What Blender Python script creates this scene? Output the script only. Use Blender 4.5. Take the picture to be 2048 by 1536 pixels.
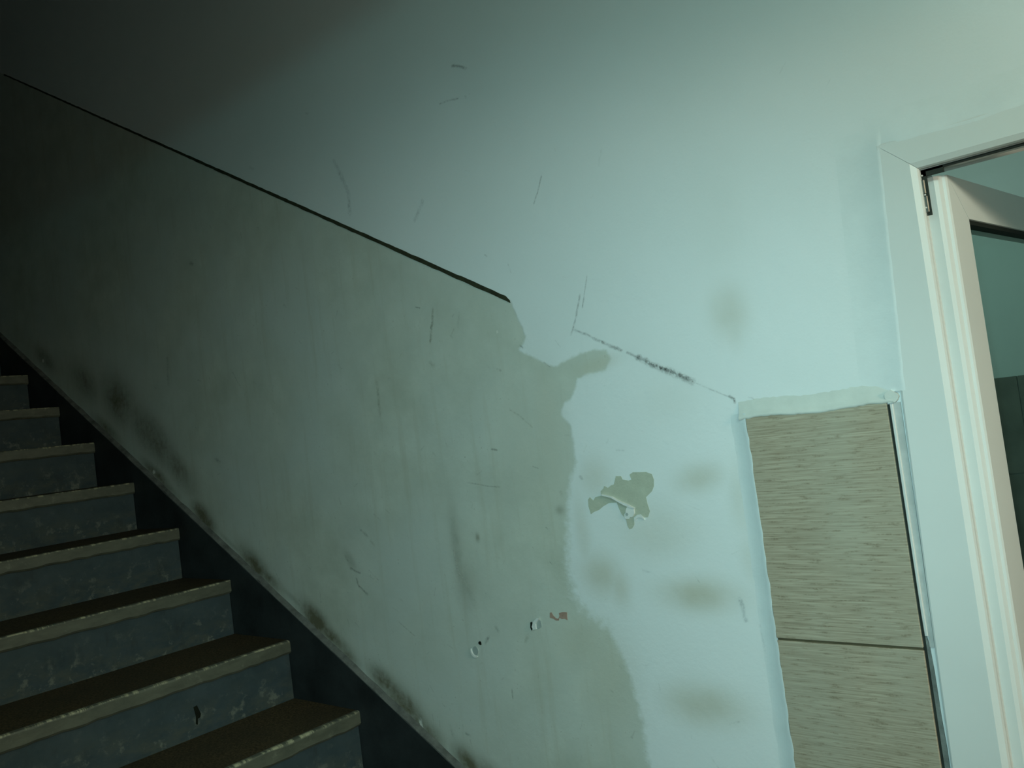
import bpy, bmesh, math, random
import numpy as np
from mathutils import Vector, Matrix

for o in list(bpy.data.objects):
    bpy.data.objects.remove(o, do_unlink=True)
scene = bpy.context.scene
col = scene.collection
rad = math.radians

# ------------------------------------------------------------------ camera
# X runs along the stair wall, Y points into it (wall face at y = 0), Z up, hall floor at z = 0
YAW, PITCH, ROLL, FOCAL = rad(-40.10), rad(2.60), rad(-7.41), 1682.1
fw = Vector((math.sin(YAW)*math.cos(PITCH), math.cos(YAW)*math.cos(PITCH), math.sin(PITCH)))
rt = fw.cross(Vector((0, 0, 1))).normalized()
up = rt.cross(fw)
r2 = rt*math.cos(ROLL) + up*math.sin(ROLL)
u2 = up*math.cos(ROLL) - rt*math.sin(ROLL)
cam_data = bpy.data.cameras.new('camera')
cam_data.sensor_fit = 'HORIZONTAL'
cam_data.sensor_width = 36.0
cam_data.lens = 36.0*FOCAL/2048.0
cam_data.clip_start = 0.02
cam = bpy.data.objects.new('camera', cam_data)
m = Matrix((r2, u2, -fw)).transposed().to_4x4()
m.translation = Vector((0.0, -1.45, 1.745))
cam.matrix_world = m
col.objects.link(cam)
scene.camera = cam

# ------------------------------------------------------------------ world, lights, exposure
world = bpy.data.worlds.new('world')
scene.world = world
world.use_nodes = True
world.node_tree.nodes['Background'].inputs[0].default_value = (0.55, 0.8, 0.75, 1)
world.node_tree.nodes['Background'].inputs[1].default_value = 0.0012

def lamp(name, loc, power, colour, radius):
    d = bpy.data.lights.new(name, 'POINT')
    d.energy = power
    d.color = colour
    d.shadow_soft_size = radius
    o = bpy.data.objects.new(name, d)
    o.location = loc
    col.objects.link(o)
    return o

# phone torch held beside the lens: a soft cone aimed at the middle of the wall
torch_data = bpy.data.lights.new('phone_torch_light', 'SPOT')
torch_data.energy = 51.0
torch_data.color = (0.585, 0.97, 1.0)
torch_data.spot_size = rad(80)
torch_data.spot_blend = 1.0
torch_data.shadow_soft_size = 0.006
torch = bpy.data.objects.new('phone_torch_light', torch_data)
torch.location = Vector((0.0, -1.45, 1.745)) + u2*0.035 - r2*0.02
torch.rotation_euler = (Vector((-1.06, 0.0, 1.42)) - torch.location).to_track_quat('-Z', 'Y').to_euler()
col.objects.link(torch)
# bulb on the hall side, right of the door, out of view
lamp('hall_bulb_light', (0.40, -1.05, 2.35), 19.0, (0.70, 1.0, 0.89), 0.05)
# second, warmer bulb further along the hall, beyond the door
lamp('end_bulb_light', (1.50, -0.55, 2.20), 46.0, (1.0, 0.77, 0.52), 0.05)
# strip light behind the viewer under the hall ceiling
for k in range(3):
    lamp('strip_light', (-0.25+0.30*k, -1.75, 2.45), 2.6, (0.35, 1.0, 0.98), 0.05)
lamp('room_fill_light', (-0.95, 1.35, 2.45), 10.0, (0.66, 1.0, 0.88), 0.06)  # fill lamp added to brighten the room's far wall
lamp('room_fill_light', (1.0, 1.2, 2.45), 5.0, (0.66, 1.0, 0.88), 0.06)  # second added fill, lifts the leaf's rail and visible face

vs = scene.view_settings
scene.display_settings.display_device = 'sRGB'
vs.view_transform = 'Standard'
vs.look = 'None'
vs.exposure = 0.0
vs.gamma = 1.0
vs.use_curve_mapping = False

# ------------------------------------------------------------------ node helpers
def new_mat(name):
    mt = bpy.data.materials.new(name)
    mt.use_nodes = True
    nt = mt.node_tree
    return mt, nt, nt.nodes['Principled BSDF']

def N(nt, kind, **kw):
    n = nt.nodes.new(kind)
    for k, v in kw.items():
        if k in ('operation', 'blend_type', 'data_type', 'attribute_name', 'interpolation_type', 'noise_dimensions', 'clamp'):
            setattr(n, k, v)
        else:
            n.inputs[k].default_value = v
    return n

def objcoord(nt, scale=(1, 1, 1)):
    tc = nt.nodes.new('ShaderNodeTexCoord')
    mp = nt.nodes.new('ShaderNodeMapping')
    mp.inputs['Scale'].default_value = scale
    nt.links.new(tc.outputs['Object'], mp.inputs['Vector'])
    return mp.outputs['Vector']

def poscoord(nt, scale=(1, 1, 1)):
    ge = nt.nodes.new('ShaderNodeNewGeometry')
    mp = nt.nodes.new('ShaderNodeMapping')
    mp.inputs['Scale'].default_value = scale
    nt.links.new(ge.outputs['Position'], mp.inputs['Vector'])
    return mp.outputs['Vector']

def noise(nt, vec, scale, detail=4.0, rough=0.55):
    n = nt.nodes.new('ShaderNodeTexNoise')
    n.inputs['Scale'].default_value = scale
    n.inputs['Detail'].default_value = detail
    n.inputs['Roughness'].default_value = rough
    nt.links.new(vec, n.inputs['Vector'])
    return n.outputs['Fac']

def maprange(nt, val, a, b, c=0.0, d=1.0, smooth=False):
    n = nt.nodes.new('ShaderNodeMapRange')
    if smooth:
        n.interpolation_type = 'SMOOTHSTEP'
    for i, v in zip(('From Min', 'From Max', 'To Min', 'To Max'), (a, b, c, d)):
        n.inputs[i].default_value = v
    nt.links.new(val, n.inputs['Value'])
    return n.outputs['Result']

def math_(nt, op, a, b=None):
    n = nt.nodes.new('ShaderNodeMath')
    n.operation = op
    for i, v in enumerate((a, b)):
        if v is None:
            continue
        if isinstance(v, (int, float)):
            n.inputs[i].default_value = v
        else:
            nt.links.new(v, n.inputs[i])
    return n.outputs[0]

def mix(nt, fac, a, b, blend='MIX'):
    n = nt.nodes.new('ShaderNodeMix')
    n.data_type = 'RGBA'
    n.blend_type = blend
    for i, v in ((0, fac), (6, a), (7, b)):
        if isinstance(v, (int, float)):
            n.inputs[i].default_value = v
        elif isinstance(v, tuple):
            n.inputs[i].default_value = (*v, 1)
        else:
            nt.links.new(v, n.inputs[i])
    return n.outputs[2]

def attr(nt, name):
    n = nt.nodes.new('ShaderNodeAttribute')
    n.attribute_name = name
    return n.outputs['Fac']

def bump(nt, bs, height, strength, dist):
    b = nt.nodes.new('ShaderNodeBump')
    b.inputs['Strength'].default_value = strength
    b.inputs['Distance'].default_value = dist
    nt.links.new(height, b.inputs['Height'])
    nt.links.new(b.outputs['Normal'], bs.inputs['Normal'])

def simple_mat(name, colour, rough=0.5, spec=0.3, vary=0.12, scale=12.0, metallic=0.0, bump_s=0.0):
    mt, nt, bs = new_mat(name)
    v = objcoord(nt)
    f = noise(nt, v, scale, 5)
    dark = tuple(c*(1-vary) for c in colour)
    lite = tuple(min(1, c*(1+vary)) for c in colour)
    nt.links.new(mix(nt, maprange(nt, f, 0.3, 0.7), dark, lite), bs.inputs['Base Color'])
    bs.inputs['Roughness'].default_value = rough
    bs.inputs['Specular IOR Level'].default_value = spec
    bs.inputs['Metallic'].default_value = metallic
    if bump_s:
        bump(nt, bs, noise(nt, v, scale*8, 3), bump_s, 0.002)
    return mt

# ------------------------------------------------------------------ materials
def wall_material():
    mt, nt, bs = new_mat('stair_wall_paint')
    v = objcoord(nt)
    vstreak = objcoord(nt, (30, 1, 2.2))
    n_fine = noise(nt, v, 55, 5, 0.6)
    n_mid = noise(nt, v, 9, 5, 0.6)
    n_big = noise(nt, v, 2.2, 3)
    n_str = noise(nt, vstreak, 1.0, 4, 0.6)
    # sound white emulsion, faintly blotchy
    white = mix(nt, maprange(nt, n_big, 0.35, 0.65), (0.69, 0.735, 0.73), (0.72, 0.76, 0.76))
    # old dirty paint on the lower wall
    old = mix(nt, maprange(nt, n_mid, 0.3, 0.72), (0.455, 0.485, 0.415), (0.580, 0.612, 0.540))
    old = mix(nt, maprange(nt, n_big, 0.38, 0.64, 0, 0.75), old, (0.53, 0.575, 0.54))
    old = mix(nt, maprange(nt, n_str, 0.54, 0.76, 0, 0.40), old, (0.42, 0.42, 0.335))
    n_spk = noise(nt, v, 120, 2, 0.5)
    old = mix(nt, math_(nt, 'MULTIPLY', maprange(nt, n_spk, 0.66, 0.74), maprange(nt, n_mid, 0.45, 0.6, 0, 0.55)), old, (0.30, 0.30, 0.25))
    # boundary: signed distance in metres, wobbling with noise
    sd = math_(nt, 'ADD', attr(nt, 'old_sd'), math_(nt, 'MULTIPLY', math_(nt, 'SUBTRACT', n_mid, 0.5), attr(nt, 'edge_soft')))
    sd = math_(nt, 'ADD', sd, math_(nt, 'MULTIPLY', math_(nt, 'SUBTRACT', n_fine, 0.5), attr(nt, 'edge_soft')))
    f_old = math_(nt, 'DIVIDE', sd, attr(nt, 'edge_soft'))
    f_old = maprange(nt, f_old, -0.35, 0.35, 1, 0, True)
    c = mix(nt, f_old, white, old)
    # beige stains showing through the white paint
    st = math_(nt, 'MULTIPLY', attr(nt, 'stain'), maprange(nt, n_mid, 0.25, 0.7, 0.65, 1.25))
    c = mix(nt, maprange(nt, st, 0.0, 1.0, 0, 0.85), c, (0.47, 0.455, 0.36))
    # brown grime scuffed on along the stairs
    so = math_(nt, 'MULTIPLY', attr(nt, 'soot'), maprange(nt, n_mid, 0.25, 0.62, 0.45, 1.25))
    so = math_(nt, 'MULTIPLY', so, maprange(nt, n_fine, 0.25, 0.65, 0.7, 1.15))
    c = mix(nt, maprange(nt, so, 0.0, 1.0, 0, 0.95), c, (0.115, 0.105, 0.06))
    # bare plaster chips
    ch = maprange(nt, math_(nt, 'MULTIPLY', attr(nt, 'chip'), maprange(nt, n_fine, 0.3, 0.6, 0.5, 1.3)), 0.35, 0.6)
    c = mix(nt, ch, c, (0.66, 0.66, 0.60))
    nt.links.new(c, bs.inputs['Base Color'])
    bs.inputs['Roughness'].default_value = 0.55
    bs.inputs['Specular IOR Level'].default_value = 0.22
    h = math_(nt, 'ADD', math_(nt, 'MULTIPLY', n_fine, 0.5), math_(nt, 'ADD', math_(nt, 'MULTIPLY', n_mid, 1.2), math_(nt, 'MULTIPLY', f_old, -0.25)))
    bump(nt, bs, h, 0.35, 0.003)
    return mt

def tile_material():
    mt, nt, bs = new_mat('woven_brown_tile')
    a = noise(nt, objcoord(nt, (9, 1, 420)), 1.0, 3, 0.65)
    b = noise(nt, objcoord(nt, (30, 1, 260)), 1.0, 2, 0.5)
    d = noise(nt, objcoord(nt, (260, 1, 240)), 1.0, 2, 0.5)
    g = noise(nt, objcoord(nt, (7, 1, 4)), 1.0, 2)
    c = mix(nt, maprange(nt, a, 0.32, 0.68), (0.255, 0.212, 0.148), (0.465, 0.412, 0.312))
    c = mix(nt, maprange(nt, g, 0.35, 0.65, 0, 0.4), c, (0.37, 0.365, 0.295))
    c = mix(nt, math_(nt, 'MULTIPLY', maprange(nt, b, 0.54, 0.68), maprange(nt, d, 0.35, 0.6, 0.25, 0.8)), c, (0.20, 0.165, 0.11))
    nt.links.new(c, bs.inputs['Base Color'])
    bs.inputs['Roughness'].default_value = 0.5
    bs.inputs['Specular IOR Level'].default_value = 0.25
    bump(nt, bs, math_(nt, 'ADD', a, math_(nt, 'MULTIPLY', d, 0.5)), 0.25, 0.001)
    return mt

def riser_material():
    mt, nt, bs = new_mat('worn_blue_grey_riser_paint')
    v = poscoord(nt)
    n1 = noise(nt, v, 14, 6, 0.65)
    n2 = noise(nt, poscoord(nt, (1, 4, 9)), 4.0, 6, 0.7)
    low = attr(nt, 'low')
    c = mix(nt, maprange(nt, n1, 0.3, 0.7), (0.030, 0.048, 0.054), (0.049, 0.070, 0.077))
    w = math_(nt, 'MULTIPLY', maprange(nt, n2, 0.42, 0.62), low)
    c = mix(nt, math_(nt, 'MULTIPLY', w, 0.75), c, (0.080, 0.088, 0.068))
    w2 = math_(nt, 'MULTIPLY', maprange(nt, noise(nt, v, 30, 5, 0.7), 0.56, 0.66), low)
    c = mix(nt, w2, c, (0.15, 0.165, 0.138))
    c = mix(nt, maprange(nt, noise(nt, poscoord(nt, (1, 6, 3)), 3.0, 4, 0.6), 0.58, 0.72, 0, 0.6), c, (0.030, 0.040, 0.042))
    nt.links.new(c, bs.inputs['Base Color'])
    bs.inputs['Roughness'].default_value = 0.6
    bs.inputs['Specular IOR Level'].default_value = 0.2
    bump(nt, bs, n1, 0.3, 0.003)
    return mt

def nosing_material():
    mt, nt, bs = new_mat('worn_concrete_nosing')
    n1 = noise(nt, poscoord(nt, (1, 10, 30)), 1.5, 6, 0.65)
    n2 = noise(nt, poscoord(nt), 26, 5, 0.7)
    c = mix(nt, maprange(nt, n1, 0.35, 0.65), (0.064, 0.070, 0.050), (0.100, 0.105, 0.075))
    c = mix(nt, maprange(nt, n2, 0.60, 0.72, 0, 0.7), c, (0.17, 0.172, 0.128))
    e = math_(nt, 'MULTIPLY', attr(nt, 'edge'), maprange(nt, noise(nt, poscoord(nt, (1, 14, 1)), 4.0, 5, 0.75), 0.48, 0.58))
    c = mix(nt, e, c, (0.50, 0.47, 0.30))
    nt.links.new(c, bs.inputs['Base Color'])
    bs.inputs['Roughness'].default_value = 0.55
    bump(nt, bs, n2, 0.4, 0.003)
    return mt

def tread_material():
    mt, nt, bs = new_mat('dark_brown_tread')
    v = poscoord(nt)
    n1 = noise(nt, v, 160, 3, 0.7)
    n2 = noise(nt, v, 7, 4)
    c = mix(nt, maprange(nt, n1, 0.35, 0.68), (0.026, 0.018, 0.009), (0.125, 0.090, 0.046))
    c = mix(nt, maprange(nt, n2, 0.35, 0.65, 0, 0.5), c, (0.040, 0.034, 0.022))
    nt.links.new(c, bs.inputs['Base Color'])
    bs.inputs['Roughness'].default_value = 0.7
    bs.inputs['Specular IOR Level'].default_value = 0.15
    return mt

def mark_material():
    """dry marks on paint: dark or pale strokes whose cover fades with the 'cover' attribute and breaks up with noise"""
    mt, nt, bs = new_mat('wall_marks')
    v = objcoord(nt)
    ca = nt.nodes.new('ShaderNodeAttribute')
    ca.attribute_name = 'tint'
    nt.links.new(ca.outputs['Color'], bs.inputs['Base Color'])
    bs.inputs['Roughness'].default_value = 0.8
    bs.inputs['Specular IOR Level'].default_value = 0.1
    f = math_(nt, 'MULTIPLY', attr(nt, 'cover'), maprange(nt, noise(nt, v, 150, 4, 0.75), 0.36, 0.68, 0.08, 0.80))
    nt.links.new(maprange(nt, f, 0.02, 1.0), bs.inputs['Alpha'])
    return mt

def glass_material():
    mt = bpy.data.materials.new('door_glass')
    mt.use_nodes = True
    nt = mt.node_tree
    nt.nodes.clear()
    out = nt.nodes.new('ShaderNodeOutputMaterial')
    tr = nt.nodes.new('ShaderNodeBsdfTransparent')
    tr.inputs['Color'].default_value = (0.86, 0.93, 0.91, 1)
    gl = nt.nodes.new('ShaderNodeBsdfGlossy')
    gl.inputs['Roughness'].default_value = 0.05
    ms = nt.nodes.new('ShaderNodeMixShader')
    ms.inputs[0].default_value = 0.06
    nt.links.new(tr.outputs[0], ms.inputs[1])
    nt.links.new(gl.outputs[0], ms.inputs[2])
    nt.links.new(ms.outputs[0], out.inputs['Surface'])
    return mt

M = {
    'wall': wall_material(),
    'tile': tile_material(),
    'riser': riser_material(),
    'nosing': nosing_material(),
    'tread': tread_material(),
    'marks': mark_material(),
    'glass': glass_material(),
    'pvc': simple_mat('white_plastic_frame', (0.66, 0.68, 0.66), 0.38, 0.4, 0.03, 3),
    'caulk': simple_mat('cream_sealant', (0.60, 0.63, 0.585), 0.5, 0.3, 0.06, 25, bump_s=0.15),
    'filler': simple_mat('white_filler', (0.70, 0.745, 0.74), 0.6, 0.2, 0.03, 18, bump_s=0.15),
    'trim_metal': simple_mat('white_metal_trim', (0.60, 0.62, 0.60), 0.5, 0.3, 0.03, 6),
    'stringer': simple_mat('blue_black_stringer_paint', (0.024, 0.029, 0.030), 0.55, 0.25, 0.45, 7, bump_s=0.4),
    'plaster_edge': simple_mat('grey_plaster_edge', (0.115, 0.122, 0.112), 0.8, 0.1, 0.35, 30, bump_s=0.5),
    'dado': simple_mat('dark_olive_line_paint', (0.035, 0.038, 0.022), 0.6, 0.2, 0.35, 40),
    'gasket': simple_mat('black_rubber_gasket', (0.020, 0.024, 0.020), 0.6, 0.2, 0.1, 10),
    'joint': simple_mat('grey_joint_sealant', (0.43, 0.46, 0.45), 0.7, 0.15, 0.12, 30, bump_s=0.2),
    'gap_shade': simple_mat('grey_gap_shade', (0.16, 0.185, 0.175), 0.8, 0.1, 0.3, 40, bump_s=0.4),  # grey stands in for shade in the gap beside the casing
    'steel': simple_mat('dark_hinge_steel', (0.12, 0.13, 0.12), 0.4, 0.5, 0.2, 40, metallic=0.7),
    'screw': simple_mat('bright_screw_steel', (0.85, 0.85, 0.82), 0.25, 0.5, 0.05, 20, metallic=0.6),
    'shadow_gap': simple_mat('dark_gap_shade', (0.03, 0.035, 0.03), 0.7, 0.1, 0.2, 20),  # dark colour carries the shade of the edge gap and hinge recess
    'old_bare': simple_mat('bare_old_paint', (0.43, 0.455, 0.365), 0.65, 0.2, 0.10, 30, bump_s=0.3),
    'plug': simple_mat('white_wall_plug', (0.68, 0.70, 0.67), 0.5, 0.3, 0.06, 60),
    'plug_grey': simple_mat('grey_wall_plug', (0.33, 0.38, 0.36), 0.5, 0.3, 0.1, 60),
    'red': simple_mat('faded_red_paint', (0.36, 0.245, 0.195), 0.7, 0.1, 0.15, 90),
    'hole': simple_mat('dark_hole', (0.012, 0.014, 0.010), 0.9, 0.0, 0.1, 10),
    'hall_wall': simple_mat('hall_paint', (0.45, 0.46, 0.44), 0.7, 0.1, 0.05, 2),
    'ceiling': simple_mat('ceiling_paint', (0.6, 0.6, 0.58), 0.8, 0.1, 0.04, 2),
    'floor': simple_mat('hall_floor_stone', (0.22, 0.22, 0.20), 0.6, 0.2, 0.2, 30),
    'room_wall': simple_mat('room_wall_paint', (0.50, 0.56, 0.54), 0.7, 0.1, 0.05, 3),
    'room_tile': simple_mat('dark_grey_room_tile', (0.135, 0.14, 0.12), 0.35, 0.4, 0.18, 9),
    'room_grout': simple_mat('pale_room_grout', (0.36, 0.40, 0.37), 0.8, 0.1, 0.05, 9),
    'lamp_white': simple_mat('white_lamp_metal', (0.7, 0.7, 0.68), 0.4, 0.3, 0.03, 9),
}

# ------------------------------------------------------------------ object helpers
def link(name, mesh, mat, parent=None):
    o = bpy.data.objects.new(name, mesh)
    if mat is not None:
        mesh.materials.append(mat)
    col.objects.link(o)
    if parent is not None:
        o.parent = parent
    return o

def pydata(name, verts, faces, mat, parent=None, smooth=False):
    me = bpy.data.meshes.new(name)
    me.from_pydata([tuple(v) for v in verts], [], faces)
    bm = bmesh.new()
    bm.from_mesh(me)
    bmesh.ops.recalc_face_normals(bm, faces=bm.faces)
    bm.to_mesh(me)
    bm.free()
    if smooth:
        me.polygons.foreach_set('use_smooth', [True]*len(me.polygons))
    return link(name, me, mat, parent)

def box_mesh(name, a, b, bevel=0.0, seg=1):
    bm = bmesh.new()
    bmesh.ops.create_cube(bm, size=1.0)
    for v in bm.verts:
        v.co = Vector([(a[i]+b[i])/2 + v.co[i]*(b[i]-a[i]) for i in range(3)])
    if bevel:
        bmesh.ops.bevel(bm, geom=list(bm.edges), offset=bevel, segments=seg, affect='EDGES', profile=0.5)
    me = bpy.data.meshes.new(name)
    bm.to_mesh(me)
    bm.free()
    return me

def box(name, a, b, mat, parent=None, bevel=0.0, seg=1):
    return link(name, box_mesh(name, a, b, bevel, seg), mat, parent)

def extrude_poly(name, pts, y0, y1, mat, parent=None):
    """closed outline in the wall plane (x, z), given thickness from y0 to y1"""
    bm = bmesh.new()
    vs_ = [bm.verts.new((x, y0, z)) for x, z in pts]
    f = bm.faces.new(vs_)
    r = bmesh.ops.extrude_face_region(bm, geom=[f])
    for g in r['geom']:
        if isinstance(g, bmesh.types.BMVert):
            g.co.y = y1
    bmesh.ops.triangulate(bm, faces=[q for q in bm.faces if len(q.verts) > 4])
    bmesh.ops.recalc_face_normals(bm, faces=bm.faces)
    me = bpy.data.meshes.new(name)
    bm.to_mesh(me)
    bm.free()
    return link(name, me, mat, parent)

def sweep(name, profile, path, mat, parent=None, smooth=False, skin=False):
    """profile: list of 2D (a, b); path: list of (origin, A axis, B axis); capped ends"""
    verts, faces = [], []
    n = len(profile)
    for o, A, B in path:
        o, A, B = Vector(o), Vector(A), Vector(B)
        for a, b in profile:
            verts.append(o + A*a + B*b)
    for i in range(len(path)-1):
        for j in range(n-1 if skin else n):
            k = (j+1) % n
            faces.append((i*n+j, i*n+k, (i+1)*n+k, (i+1)*n+j))
    if not skin:
        faces.append(tuple(range(n)))
        faces.append(tuple((len(path)-1)*n+j for j in range(n)))
    return pydata(name, verts, faces, mat, parent, smooth)

def empty(name, loc):
    o = bpy.data.objects.new(name, None)
    o.location = loc
    o.empty_display_size = 0.1
    col.objects.link(o)
    return o

def adopt(child, parent):
    child.parent = parent
    child.matrix_parent_inverse = Matrix.Translation(-Vector(parent.location))

def tag(o, label=None, cat=None, group=None, kind=None):
    for k, v in (('label', label), ('category', cat), ('group', group), ('kind', kind)):
        if v:
            o[k] = v
    return o

# ------------------------------------------------------------------ setting: the stair wall
DX0, DX1, DZ = -0.345, 0.56, 2.078          # door opening behind its casing
old_outline = [(-7.0, 5.315), (-3.8673, 3.5360), (-2.6932, 2.8677), (-1.9106, 2.4245), (-1.1952, 2.0171),
    (-1.1848, 1.9913), (-1.1715, 1.9572), (-1.1628, 1.9310), (-1.1747, 1.9127), (-1.1906, 1.9051), (-1.1590, 1.8856), (-1.1202, 1.8632), (-1.0972, 1.8512),
    (-1.0657, 1.8607), (-1.0245, 1.8696), (-0.9853, 1.8731), (-0.9585, 1.8679), (-0.9490, 1.8498), (-0.9654, 1.8252), (-1.0058, 1.8255), (-1.0393, 1.8194), (-1.0532, 1.7912),
    (-1.0662, 1.7767), (-1.0844, 1.7723), (-1.0954, 1.7474), (-1.0750, 1.7238), (-1.0706, 1.6857), (-1.0723, 1.6430), (-1.0943, 1.6067), (-1.1081, 1.5641),
    (-1.1174, 1.4995), (-1.1318, 1.4455), (-1.1362, 1.4021), (-1.1325, 1.3590), (-1.1060, 1.3331), (-1.0709, 1.3083), (-1.0413, 1.2786), (-1.0237, 1.2488),
    (-1.0116, 1.2087), (-1.0039, 1.1583), (-0.9949, 1.1238), (-0.9909, 1.0889), (-0.9890, 1.0488), (-0.9888, 1.0126), (-0.9793, 0.8505), (-0.95, -0.5), (-7.0, -0.5)]

def grade(a, b, s0, s1):
    out, x = [a], a
    while x < b:
        t = (x-a)/(b-a)
        x += s0 + (s1-s0)*t
        out.append(min(x, b))
    return out

xs = list(np.linspace(-6.2, -4.4, 10)[:-1]) + grade(-4.4, DX0, 0.0095, 0.0038) + list(np.linspace(DX0, DX1, 12)[1:]) + list(np.linspace(DX1, 2.2, 8)[1:])
zs = list(np.linspace(0.0, 0.85, 12)[:-1]) + grade(0.85, DZ, 0.0045, 0.0045) + grade(DZ, 3.95, 0.0048, 0.0065)[1:] + [4.15, 4.4]
xs, zs = np.array(xs), np.array(zs)
nx, nz = len(xs), len(zs)
GX, GZ = np.meshgrid(xs, zs)
PX, PZ = GX.ravel(), GZ.ravel()

def signed_distance(px, pz, poly):
    d2 = np.full(px.shape, 1e9)
    inside = np.zeros(px.shape, bool)
    for (ax, az), (bx, bz) in zip(poly, poly[1:]+poly[:1]):
        ex, ez = bx-ax, bz-az
        t = np.clip(((px-ax)*ex + (pz-az)*ez)/(ex*ex+ez*ez+1e-12), 0, 1)
        d2 = np.minimum(d2, (px-ax-t*ex)**2 + (pz-az-t*ez)**2)
        if az != bz:
            cross = ((az > pz) != (bz > pz)) & (px < ax + (pz-az)*ex/ez)
            inside ^= cross
    d = np.sqrt(d2)
    return np.where(inside, -d, d)

def blobs(items):
    """soft patches: centre (x, z), half sizes along and across, tilt in degrees, strength"""
    acc = np.zeros(PX.shape)
    for (cx, cz), a, b, tilt, s in items:
        c, sn = math.cos(rad(tilt)), math.sin(rad(tilt))
        dx, dz = PX-cx, PZ-cz
        u, w = dx*c+dz*sn, -dx*sn+dz*c
        acc = np.maximum(acc, s*np.exp(-((u/a)**2 + (w/b)**2)**1.15))
    return acc

stains = [
    ((-0.6821, 1.8978), 0.038, 0.050, 0, 0.55), ((-0.6763, 1.8706), 0.022, 0.040, 0, 0.4),
    ((-0.7913, 1.5921), 0.052, 0.028, 10, 0.60), ((-1.0451, 1.4038), 0.050, 0.045, 0, 0.65), ((-1.0047, 1.3818), 0.026, 0.045, 0, 0.5),
    ((-0.8204, 1.3695), 0.085, 0.034, 0, 0.80), ((-0.7774, 1.3747), 0.040, 0.028, 0, 0.5), ((-0.8450, 1.1546), 0.085, 0.042, 0, 0.75),
    ((-1.0788, 1.4989), 0.020, 0.090, 0, 0.35), ((-0.7103, 1.5486), 0.022, 0.070, 0, 0.30), ((-0.9006, 1.4961), 0.085, 0.055, 0, 0.42),
    ((-0.9905, 1.8413), 0.06, 0.016, 8, 0.45), ((-1.0284, 1.6084), 0.045, 0.045, 0, 0.38), ((-1.1948, 1.6737), 0.10, 0.16, 0, 0.25),
    ((-0.7073, 1.4376), 0.02, 0.05, 0, 0.3), ((-0.8268, 1.7488), 0.07, 0.05, 0, 0.12), ((-0.6729, 2.0572), 0.06, 0.10, 0, 0.10),
    ((-1.1323, 1.7073), 0.05, 0.14, 0, 0.45), ((-1.0545, 1.1736), 0.07, 0.12, 0, 0.40), ((-1.1126, 1.2527), 0.07, 0.05, 0, 0.35),
]
SL = -29.6
soots = [
    ((-3.1417, 2.0182), 0.14, 0.085, SL, 0.75), ((-2.9221, 1.8670), 0.20, 0.07, SL-6, 0.72), ((-2.7692, 1.7496), 0.16, 0.05, SL-10, 0.6), ((-3.4006, 2.1179), 0.13, 0.06, SL, 0.6),
    ((-3.7588, 2.2646), 0.10, 0.035, SL, 0.7), ((-3.2502, 1.9154), 0.108, 0.032, SL, 0.69), ((-2.9158, 1.7325), 0.10, 0.025, SL, 0.8), ((-2.8698, 1.6945), 0.11, 0.02, SL, 0.6),
    ((-2.6172, 1.5649), 0.074, 0.035, SL-8, 1.09), ((-2.3465, 1.4107), 0.084, 0.032, SL-4, 1.09), ((-2.2979, 1.3806), 0.084, 0.023, SL, 0.80),
    ((-2.0646, 1.2559), 0.072, 0.035, SL-4, 1.03), ((-1.9967, 1.2104), 0.084, 0.023, SL, 0.98), ((-1.9479, 1.1721), 0.060, 0.020, SL, 0.80),
    ((-1.7914, 1.1050), 0.060, 0.030, SL, 0.9), ((-1.7306, 1.0594), 0.090, 0.035, SL-4, 1.15), ((-1.6888, 1.0259), 0.060, 0.032, SL, 0.92),
    ((-1.6399, 0.9882), 0.054, 0.032, SL, 0.80), ((-1.5168, 0.9391), 0.054, 0.032, SL, 0.92), ((-1.4313, 0.9118), 0.08, 0.03, SL, 0.7),
    ((-1.4617, 1.4444), 0.018, 0.13, 0, 0.30), ((-1.4492, 1.3723), 0.030, 0.06, 0, 0.30), ((-2.1342, 1.2960), 0.14, 0.010, SL, 0.35), ((-2.4491, 1.4651), 0.14, 0.008, SL, 0.35),
    ((-1.1320, 1.5433), 0.012, 0.010, 0, 0.4), ((-1.8769, 1.4294), 0.015, 0.03, 40, 0.3), ((-1.3880, 1.4861), 0.006, 0.010, 0, 0.55),
]
chips = [((-3.7815, 2.2594), 0.012, 0.008, 0, 1), ((-2.9227, 1.7347), 0.012, 0.009, 0, 1), ((-2.2526, 1.3152), 0.010, 0.006, 0, 1), ((-1.7613, 1.0519), 0.012, 0.005, SL, 1),
         ((-1.6688, 1.0120), 0.005, 0.016, 20, 1), ((-1.2454, 1.9540), 0.006, 0.005, 0, 0.9), ((-1.5754, 0.9481), 0.03, 0.004, SL, .9)]

sd = signed_distance(PX, PZ, old_outline)
soft = np.where(PX < -1.30, 0.006, 0.012 + 0.05*np.clip((1.72-PZ)/0.35, 0, 1))
soft = np.where(np.abs(PZ-1.15) < 0.14, np.minimum(soft, 0.030), soft)

wall = bpy.data.meshes.new('wall_stair')
verts = np.stack([PX, np.zeros_like(PX), PZ], 1)
idx = np.arange(nx*nz).reshape(nz, nx)
cxm, czm = (xs[:-1]+xs[1:])/2, (zs[:-1]+zs[1:])/2
keep = ~((cxm[None, :] > DX0) & (cxm[None, :] < DX1) & (czm[:, None] < DZ))
q = np.stack([idx[:-1, :-1], idx[:-1, 1:], idx[1:, 1:], idx[1:, :-1]], -1)[keep]
nf = len(q)
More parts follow.
